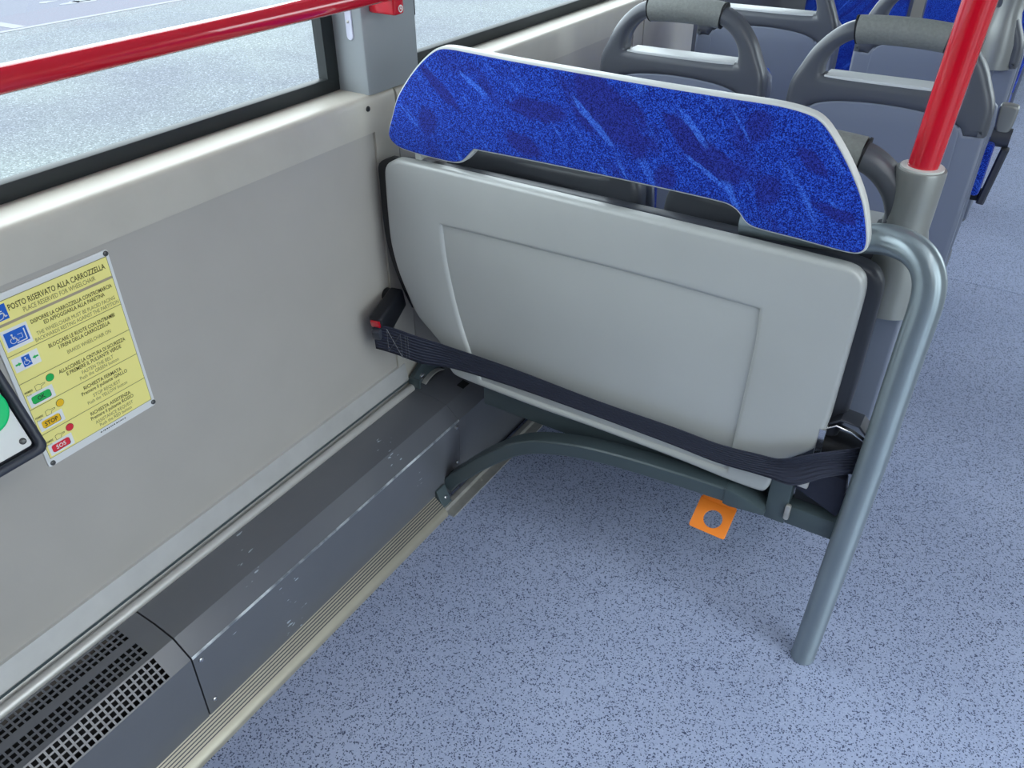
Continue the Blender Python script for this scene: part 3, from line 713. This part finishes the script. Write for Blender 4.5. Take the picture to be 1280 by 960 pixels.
# grey bent grab rail
pth = [(-.34, .868), (-.25, .870), (-.165, .879), (-.118, .891), (-.084, .892), (-.060, .880), (-.0455, .856), (-.0405, .822), (-.0415, .753), (-.0430, .64), (-.0445, .516), (-.051, .25), (-.057, .012), (-.0572, .004)]
ys = [1.252, 1.252, 1.248, 1.237, 1.222, 1.211, 1.204, 1.201, 1.2, 1.2, 1.2, 1.198, 1.196, 1.196]
c3 = crom([(x, y, z) for (x, z), y in zip(pth, ys)], 6, closed=False) if False else None
P3 = [Vector((x, y, z)) for (x, z), y in zip(pth, ys)]
sw = []
for i in range(len(P3) - 1):
    p0, p1, p2, p3 = P3[max(i - 1, 0)], P3[i], P3[i + 1], P3[min(i + 2, len(P3) - 1)]
    for j in range(5):
        t = j / 5
        m1 = (p2 - p0) * .5; m2 = (p3 - p1) * .5; L = (p2 - p1).length
        if m1.length > L: m1 *= L / m1.length
        if m2.length > L: m2 *= L / m2.length
        sw.append(p1 * (2*t**3 - 3*t**2 + 1) + m1 * (t**3 - 2*t**2 + t) + p2 * (-2*t**3 + 3*t**2) + m2 * (t**3 - t**2))
sw += [P3[-1], P3[-1] - Vector((0, 0, .003))]
gr = thing('grab_rail', 'glossy grey bent tube grab rail standing at the aisle end of the folded seat', 'grab rail', (-.057, 1.196, 0))
b = MB(); b.tube(sw, [.0232] * (len(sw) - 2) + [.0232, .0212], 28); b.build('tube', M['tube'], gr, smooth=45)
b = MB(); b.mesh(plate_mesh([[(-.155, .36), (-.155, .41), (-.065, .40), (-.065, .33), (-.10, .325)]], .004, .001, XZ(1.235))); b.build('gusset', M['shell'], gr)

# ------------------------------------------------------------------ belt, buckle, retractor
bt = thing('safety_belt', 'dark navy safety belt webbing stretched across the folded seat', 'belt', (-.6, 1.17, .42))
TOP = [(-1.062, 1.122, .517), (-1.017, 1.136, .512), (-.970, 1.153, .498), (-.905, 1.178, .480), (-.743, 1.185, .474), (-.557, 1.185, .466), (-.388, 1.185, .465), (-.294, 1.184, .463), (-.207, 1.180, .477), (-.175, 1.178, .492), (-.132, 1.185, .516), (-.070, 1.215, .530)]
BOT = [(-1.062, 1.124, .452), (-1.022, 1.136, .445), (-.960, 1.158, .427), (-.895, 1.181, .424), (-.743, 1.188, .426), (-.557, 1.188, .4255), (-.388, 1.188, .4215), (-.294, 1.186, .419), (-.200, 1.172, .438), (-.150, 1.166, .450), (-.108, 1.185, .472), (-.062, 1.215, .478)]
def ribbon(top, bot, k=6, rows=8, thick=.0016, twist=None):
    T = [Vector(p) for p in top]; B = [Vector(p) for p in bot]
    def cr(P):
        out = []
        for i in range(len(P) - 1):
            p0, p1, p2, p3 = P[max(i - 1, 0)], P[i], P[i + 1], P[min(i + 2, len(P) - 1)]
            for j in range(k):
                t = j / k
                out.append(p1 + (p2 - p0) * .5 * t + (2 * p0 - 5 * p1 + 4 * p2 - p3) * .5 * t * t + (3 * p1 - p0 - 3 * p2 + p3) * .5 * t ** 3)
        return out + [P[-1]]
    A, C = cr(T), cr(B); bm = bmesh.new(); uvl = bm.loops.layers.uv.new('UVMap')
    n = len(A)
    for lay in (0,):
        g = [[bm.verts.new(A[i].lerp(C[i], r / rows) + Vector((0, (twist(i / (n - 1), r / rows) if twist else 0), 0))) for r in range(rows + 1)] for i in range(n)]
    for i in range(n - 1):
        for r in range(rows):
            f = bm.faces.new((g[i][r], g[i][r + 1], g[i + 1][r + 1], g[i + 1][r]))
            for l, (ii, rr2) in zip(f.loops, ((i, r), (i, r + 1), (i + 1, r + 1), (i + 1, r))): l[uvl].uv = (ii / n * 10, rr2 / rows)
    bmesh.ops.recalc_face_normals(bm, faces=bm.faces)
    me = bpy.data.meshes.new('webbing'); bm.to_mesh(me); bm.free(); return me
def tw(s, r):
    k = max(0.0, (s - .70) / .30); return .010 * math.sin(k * math.pi) * math.sin((r - .2) * math.pi * 1.6)
o = link('webbing', ribbon(TOP, BOT, 6, 10, twist=tw), M['belt'], bt, smooth=60)
md = o.modifiers.new('thickness', 'SOLIDIFY'); md.thickness = .0018; md.offset = 0
# stitched end folded round the tongue
b = MB()
for (x0, z0), (x1, z1) in (((-1.030, .508), (-1.030, .452)), ((-1.000, .500), (-1.000, .442)), ((-1.030, .508), (-1.000, .442)), ((-1.030, .452), (-1.000, .500)), ((-.990, .498), (-.990, .438)), ((-.984, .497), (-.984, .437))):
    f = lambda x: 1.131 + (x + 1.030) * .27 - .0012
    b.tube([(x0, f(x0), z0), (x1, f(x1), z1)], .0005, 6)
b.build('stitching', M['heater'], bt)
bk = thing('belt_buckle', 'black belt buckle with a red release button by the wall', 'buckle', (-1.07, 1.18, .5))
bd = Vector((.025, -.115, -.030)).normalized(); sx = bd.cross(Vector((0, 0, 1))).normalized(); sz = sx.cross(bd)
def BMx(o0): return Matrix(((sx.x, bd.x, sz.x, o0[0]), (sx.y, bd.y, sz.y, o0[1]), (sx.z, bd.z, sz.z, o0[2]), (0, 0, 0, 1)))
o0 = (-1.076, 1.232, .530)
t_ = bmesh.new(); bmesh.ops.create_cube(t_, size=1)
for v_ in t_.verts: v_.co = Vector((v_.co.x * .032, v_.co.y * .112 + .056, v_.co.z * (.066 if v_.co.y > 0 else .05)))
bmesh.ops.bevel(t_, geom=list(t_.edges), offset=.006, segments=3, affect='EDGES', profile=.5)
b = MB(); b.add(t_, BMx(o0)); b.build('housing', M['black'], bk)
b = MB(); t_ = bmesh.new(); bmesh.ops.create_cube(t_, size=1)
for v_ in t_.verts: v_.co = Vector((v_.co.x * .022, v_.co.y * .006 + .113, v_.co.z * .017 + .0175))
bmesh.ops.bevel(t_, geom=list(t_.edges), offset=.002, segments=2, affect='EDGES', profile=.5)
b.add(t_, BMx(o0)); b.build('release_button', M['red'], bk)
b = MB(); t_ = bmesh.new(); bmesh.ops.create_cube(t_, size=1)
for v_ in t_.verts: v_.co = Vector((v_.co.x * .020, v_.co.y * .018 + .116, v_.co.z * .026 - .008))
bmesh.ops.bevel(t_, geom=list(t_.edges), offset=.004, segments=2, affect='EDGES', profile=.5)
b.add(t_, BMx(o0)); b.build('tongue', M['shell'], bk)
b = MB(); b.cyl((-1.104, 1.222, .53), (-1.066, 1.222, .53), .016); b.build('wall_anchor', M['black'], bk)

rt = thing('belt_retractor', 'black belt reel with a chrome bracket behind the grey grab rail', 'retractor', (-.09, 1.24, .45))
b = MB(); b.cyl((-.135, 1.248, .487), (-.062, 1.248, .487), .034); b.build('reel', M['black'], rt)
b = MB(); b.rect_sweep([(-.133, 1.208, .500), (-.133, 1.206, .535), (-.128, 1.212, .552), (-.115, 1.222, .556), (-.09, 1.225, .550), (-.062, 1.228, .535)], .010, .003, Vector((0, 1, 0)), .0008)
b.rect_sweep([(-.132, 1.203, .494), (-.132, 1.201, .553)], .004, .012, Vector((0, 1, 0)), .001)
b.build('chrome_bracket', M['chrome'], rt)
b = MB(); b.rect_sweep([(-.137, 1.24, .50), (-.13, 1.236, .555), (-.11, 1.234, .572), (-.08, 1.236, .568), (-.055, 1.24, .54)], .040, .004, Vector((0, 1, 0)), .001); b.build('cover', M['shell'], rt)
b = MB(); b.prism([(-.155, .405), (-.115, .455), (-.075, .458), (-.066, .40), (-.075, .37)], 'y', 1.21, 1.23, .003); b.build('webbing_loop', M['belt'].copy(), rt)
b = MB(); b.box(-.152, -.132, 1.198, 1.208, .418, .436, .003); b.build('anchor_clip', M['alu'], rt)

# ------------------------------------------------------------------ red poles and rails
rl = thing('window_rail', 'glossy red horizontal rail in front of the window above the yellow sign', 'hand rail', (-1.045, .4, 1.15))
b = MB(); b.tube([(-1.045, -1.4, 1.155), (-1.045, 1.315, 1.155)], .0165, 28); b.build('tube', M['red'], rl, smooth=45)
b = MB(); b.box(-1.101, -1.036, 1.250, 1.280, 1.1125, 1.19, .006, 3); cl = b.build('clamp', M['red'], rl)
b = MB(); b.tube([(-1.0358, 1.267 + .0055 * math.cos(R(a)), 1.1235 + .0055 * math.sin(R(a))) for a in range(0, 360, 20)], .0011, 8, closed=True)
b.cyl((-1.037, 1.267, 1.1235), (-1.0348, 1.267, 1.1235), .0016); b.rect_sweep([(-1.0353, 1.2665, 1.1235), (-1.0353, 1.2675, 1.128)], .0012, .0012, Vector((1, 0, 0)), .0001)
b.build('key_mark', M['s_white'], cl)

def pole(label, x, y, top_r, z0, with_socket=True, lean=0.0):
    t = thing('red_pole', label, 'pole', (x, y, z0))
    b = MB(); b.tube([(x, y, z0), (x + lean * (2.25 - z0), y, 2.25)], .0222, 32); b.build('tube', M['red'], t, smooth=45)
    if with_socket:
        b = MB()
        zt = z0 + .012
        b.tube([(x + .003, y, zt - .235), (x + .003, y, zt - .17), (x + .001, y, zt - .125), (x, y, zt - .095), (x, y, zt - .05), (x, y, zt - .004), (x, y, zt), (x, y, zt + .0005)], [.050, .047, .041, .0345, .0355, .0362, .0352, .031], 36)
        b.build('socket', M['socket'], t, smooth=45)
        b = MB(); b.tube([(x, y, zt - .001), (x, y, zt + .0035), (x, y, zt + .004)], [.0312, .0312, .0235], 32); b.build('collar', M['trimw'], t)
    return t
pole('red pole rising from the grey socket beside the blue headrest board', -.108, 1.335, .022, .960, lean=.045)
pole('red pole in a tall grey socket rising from the third row aisle seat', -.122, 2.73, .022, 1.06)
t = thing('red_pole', 'far red pole with a pale plate standing beyond the third row aisle seat', 'pole', (-.107, 5.0, 0))
b = MB(); b.tube([(-.107, 5.0, 0), (-.107, 5.0, 2.25)], .024, 24); b.build('tube', M['red'], t, smooth=45)
b = MB(); b.box(-.160, -.134, 4.985, 5.015, .24, .62, .004); b.build('pale_plate', M['pale'], t)
b = MB(); b.tube([(-.107, 5.0, 0), (-.107, 5.0, .02)], [.05, .03], 24); b.build('foot', M['shell'], t)

# ------------------------------------------------------------------ seats
def mirror(half): return [(x, z) for x, z in half] + [(-x, z) for x, z in half[::-1] if abs(x) > 1e-6]
def make_seat(label, cx, yb, blue_side=False):
    s = thing('bus_seat', label, 'seat', (cx, yb, 0), 'grey moulded bus seats')
    def W(loops): return [[(x + cx, z) for x, z in lp] for lp in loops]
    # upper cap with the loop handle
    outer = mirror([(0, 1.050), (.09, 1.047), (.12, 1.037), (.15, 1.015), (.178, .982), (.197, .946), (.215, .905), (.2185, .860), (.2185, .838), (.172, .836), (.160, .856), (.10, .871), (0, .877)])
    hole = mirror([(0, 1.011), (.085, 1.009), (.113, .997), (.135, .974), (.146, .948), (.146, .929), (.10, .9265), (0, .926)])
    b = MB(); b.mesh(plate_mesh(W([crom(outer[:-1] if outer[0] == outer[-1] else outer, 4, sharp=(8, 9, 15, 16)), crom(hole, 4, sharp=(5, 9))]), .056, .018, XZ(yb + .028), 4)); b.build('handle_cap', M['cap'], s, smooth=60)
    b = MB(); b.tube([(cx + x, yb + .029, z) for x, z in crom([(-.092, 1.0265), (-.05, 1.0295), (0, 1.0305), (.05, 1.0295), (.092, 1.0265)], 3, closed=False)], .0296, 32)
    b.build('grip', M['grip'], s, smooth=50)
    for sg_ in (-1, 1):
        b = MB(); b.tube([(cx + sg_ * .0925, yb + .029, 1.0265), (cx + sg_ * .0955, yb + .029, 1.026)], .0299, 32)
        b.build('grip_joint', M['seam'], s)
    b = MB(); b.box(cx - .141, cx + .141, yb + .007, yb + .072, .920, .9285, .0015); b.build('ledge', M['ledge_seat'], s)
    # lower back: side strips and an arched middle panel
    side = [(-.2165, .40), (.2165, .40), (.2185, .60), (.2185, .845), (.176, .843), (.166, .858), (-.166, .858), (-.176, .843), (-.2185, .845), (-.2185, .60)]
    b = MB(); b.mesh(plate_mesh(W([side]), .05, .010, XZ(yb + .030), 3)); b.build('back_shell', M['back'], s, smooth=50)
    arch = [(-.158, .42), (.158, .42), (.166, .60), (.166, .838), (.152, .862), (.10, .8765), (0, .8825), (-.10, .8765), (-.152, .862), (-.166, .838), (-.166, .60)]
    b = MB(); b.mesh(plate_mesh(W([crom(arch, 4, sharp=(0, 1))]), .03, .005, XZ(yb + .018), 3)); b.build('back_panel', M['back'], s, smooth=50)
    # padded front, its rim, cushion and pedestal (towards +Y)
    rim = mirror([(0, .922), (.15, .922), (.198, .918), (.220, .895), (.224, .86), (.224, .62), (.218, .48), (0, .48)])
    b = MB(); b.mesh(plate_mesh(W([rim]), .022, .008, XZ(yb + .066), 3)); b.build('back_rim', M['back'], s, smooth=50)
    pad = mirror([(0, .914), (.16, .914), (.20, .904), (.212, .88), (.214, .835), (.214, .72), (.212, .60), (.205, .47), (0, .47)])
    b = MB(); b.mesh(plate_mesh(W([pad]), .05, .018, XZ(yb + .095), 3)); b.build('back_cushion', M['fabric2'], s, smooth=60)
    b = MB(); b.mesh(plate_mesh([rrect(cx, yb + .29, .41, .42, .05)], .075, .025, Matrix.Translation((0, 0, .445)), 3)); b.build('seat_cushion', M['fabric2'], s, smooth=60)
    b = MB(); b.mesh(plate_mesh([rrect(cx, yb + .26, .43, .44, .05)], .05, .01, Matrix.Translation((0, 0, .390)), 3)); b.build('seat_base', M['cap'], s, smooth=50)
    b = MB(); b.prism([(yb + .12, 0), (yb + .32, 0), (yb + .40, .37), (yb + .10, .37)], 'x', cx - .10, cx + .10, .01); b.build('pedestal', M['shell'], s)
    return s
def copy_tree(o, dx, dy, label, rz=0, dz=0, skip=()):
    r = o.copy(); COL.objects.link(r); r.location = (o.location.x + dx, o.location.y + dy, dz); r.rotation_euler = (0, 0, rz); r['label'] = label
    for ch in o.children:
        if ch.name.split('.')[0] in skip: continue
        c = ch.copy(); COL.objects.link(c); c.parent = r; c.matrix_parent_inverse = ch.matrix_parent_inverse.copy()
    return r
XA, XB = -.2755, -.770
s0 = make_seat('grey window seat in the second row with its looped handle above the headrest board', XB, 2.00)
def seat(x, y, label, rz=0, dz=0, skip=()): return copy_tree(s0, x - XB, y - 2.00, label, rz, dz, skip)
DZ1 = -.052    # the first row hangs from the partition frame, a little lower, without a pedestal
r1a = seat(XB, 1.308, 'grey window seat directly behind the headrest board, mostly hidden', 0, DZ1, ('pedestal',))
r1b = seat(XA - .012, 1.308, 'grey aisle seat directly behind the headrest board and red pole', 0, DZ1, ('pedestal',))
for r_, x in ((r1a, XB), (r1b, XA - .012)):
    b = MB(); b.tube([(x, 1.72, 0), (x, 1.72, .012), (x, 1.72, .014), (x, 1.72, .36)], [.05, .05, .024, .024], 20)
    lg = b.build('support_leg', M['frame'], None); lg.parent = r_; lg.matrix_parent_inverse = Matrix.Translation(-Vector(r_.location))
s2 = seat(XA, 2.00, 'grey aisle seat in the second row behind the near red pole')
seat(XB, 2.70, 'grey window seat in the third row, partly hidden by the second row')
seat(XA, 2.70, 'grey aisle seat in the third row with a tall grey pole socket on its corner')
seat(XB, 4.16, 'rearmost window seat turned to face forwards, showing its blue fabric', math.pi)
seat(XA, 4.16, 'rearmost aisle seat turned to face forwards, showing its blue fabric', math.pi)
# raised armrest on the second row aisle seat
def seat_part(b, name, m):
    h = b.build(name, m, None); h.parent = s2; h.matrix_parent_inverse = Matrix.Translation(-Vector(s2.location)); return h
b = MB(); b.rect_sweep([(-.029, 2.10, .672), (-.022, 2.10, .735), (-.015, 2.10, .800)], .034, .017, Vector((0, 1, 0)), .004)
seat_part(b, 'armrest', M['shell'])
b = MB(); b.box(-.075, -.037, 2.06, 2.13, .695, .815, .008); seat_part(b, 'side_bolster', M['fabric2'])
b = MB(); b.box(-.058, -.030, 2.095, 2.115, .674, .700, .002); b.box(-.056, -.037, 2.095, 2.115, .700, .716, .002); seat_part(b, 'armrest_stop', M['black'])
b = MB(); b.cyl((-.050, 2.105, .822), (-.012, 2.105, .822), .021); seat_part(b, 'hinge', M['shell'])
b = MB(); b.mesh(plate_mesh([crom([(-.046, .836), (-.020, .836), (-.014, .882), (-.018, .893), (-.048, .894), (-.053, .884)], 3)], .03, .006, XZ(2.105))); seat_part(b, 'armrest_pad', M['socket'])

# ------------------------------------------------------------------ light
w = bpy.data.worlds.new('sky'); SC.world = w; w.use_nodes = True
nt = w.node_tree; bg = nt.nodes['Background']
bg.inputs['Color'].default_value = (.86, .93, 1.0, 1); bg.inputs['Strength'].default_value = 4.8
def area(name, loc, rot, sx, sy, power, col=(1, 1, 1), portal=False):
    l = bpy.data.lights.new(name, 'AREA'); l.shape = 'RECTANGLE'; l.size = sx; l.size_y = sy; l.energy = power; l.color = col
    if portal: l.cycles.is_portal = True
    o = bpy.data.objects.new(name, l); COL.objects.link(o); o.location = loc; o.rotation_euler = rot; return o
# daylight portals in the window openings (they only guide the sky's light)
area('window_portal', (-1.20, .49, 1.45), (0, R(-90), 0), .92, 1.46, 1, portal=True)
area('window_portal', (-1.20, 2.1, 1.45), (0, R(-90), 0), .92, 1.5, 1, portal=True)
area('window_portal', (XR + .07, .4, .95), (0, R(90), 0), 2.0, 1.48, 1, portal=True)
area('window_portal', (XR + .07, 3.67, 1.4), (0, R(90), 0), 1.1, 1.85, 1, portal=True)
area('window_portal', (XR + .07, 5.6, 1.4), (0, R(90), 0), 1.1, 1.8, 1, portal=True)
# ceiling light strips
for x, y0, y1, lb in ((.80, -1.5, 1.3, 'white light strip set into the bus ceiling above the wheelchair place')  ,):
    t = thing('ceiling_light', lb, 'ceiling light', (x, (y0 + y1) / 2, 2.2))
    b = MB(); b.box(x - .14, x + .14, y0, y1, 2.225, 2.25, .004); b.build('housing', M['ceil'], t)
    b = MB(); b.box(x - .12, x + .12, y0 + .05, y1 - .05, 2.215, 2.228, .003); b.build('diffuser', M['lamp'], t)

# ------------------------------------------------------------------ camera (a phone held at 1.40 m, tipped down)
cam = bpy.data.cameras.new('camera'); co = bpy.data.objects.new('camera', cam); COL.objects.link(co)
f_px, yaw, pitch, roll = 1011.9, -.56208, .603617, -.0063758
cam.sensor_fit = 'HORIZONTAL'; cam.sensor_width = 36; cam.lens = 36 * f_px / 1280; cam.clip_start = .02; cam.clip_end = 200
fw = Vector((math.sin(yaw) * math.cos(pitch), math.cos(yaw) * math.cos(pitch), -math.sin(pitch)))
rtv = Vector((math.cos(yaw), -math.sin(yaw), 0)); upv = rtv.cross(fw)
c_, s_ = math.cos(roll), math.sin(roll)
r2 = rtv * c_ + upv * s_; u2 = -rtv * s_ + upv * c_
co.matrix_world = Matrix(((r2.x, u2.x, -fw.x, 0), (r2.y, u2.y, -fw.y, 0), (r2.z, u2.z, -fw.z, 1.40), (0, 0, 0, 1)))
SC.camera = co
SC.view_settings.view_transform = 'Standard'; SC.view_settings.look = 'None'; SC.view_settings.gamma = 1.0
SC.view_settings.exposure = 0.27; SC.view_settings.use_curve_mapping = False
SC.cycles.use_denoising = True
SC.cycles.max_bounces = 8; SC.cycles.diffuse_bounces = 5; SC.cycles.transparent_max_bounces = 12
SC.cycles.sample_clamp_indirect = 6
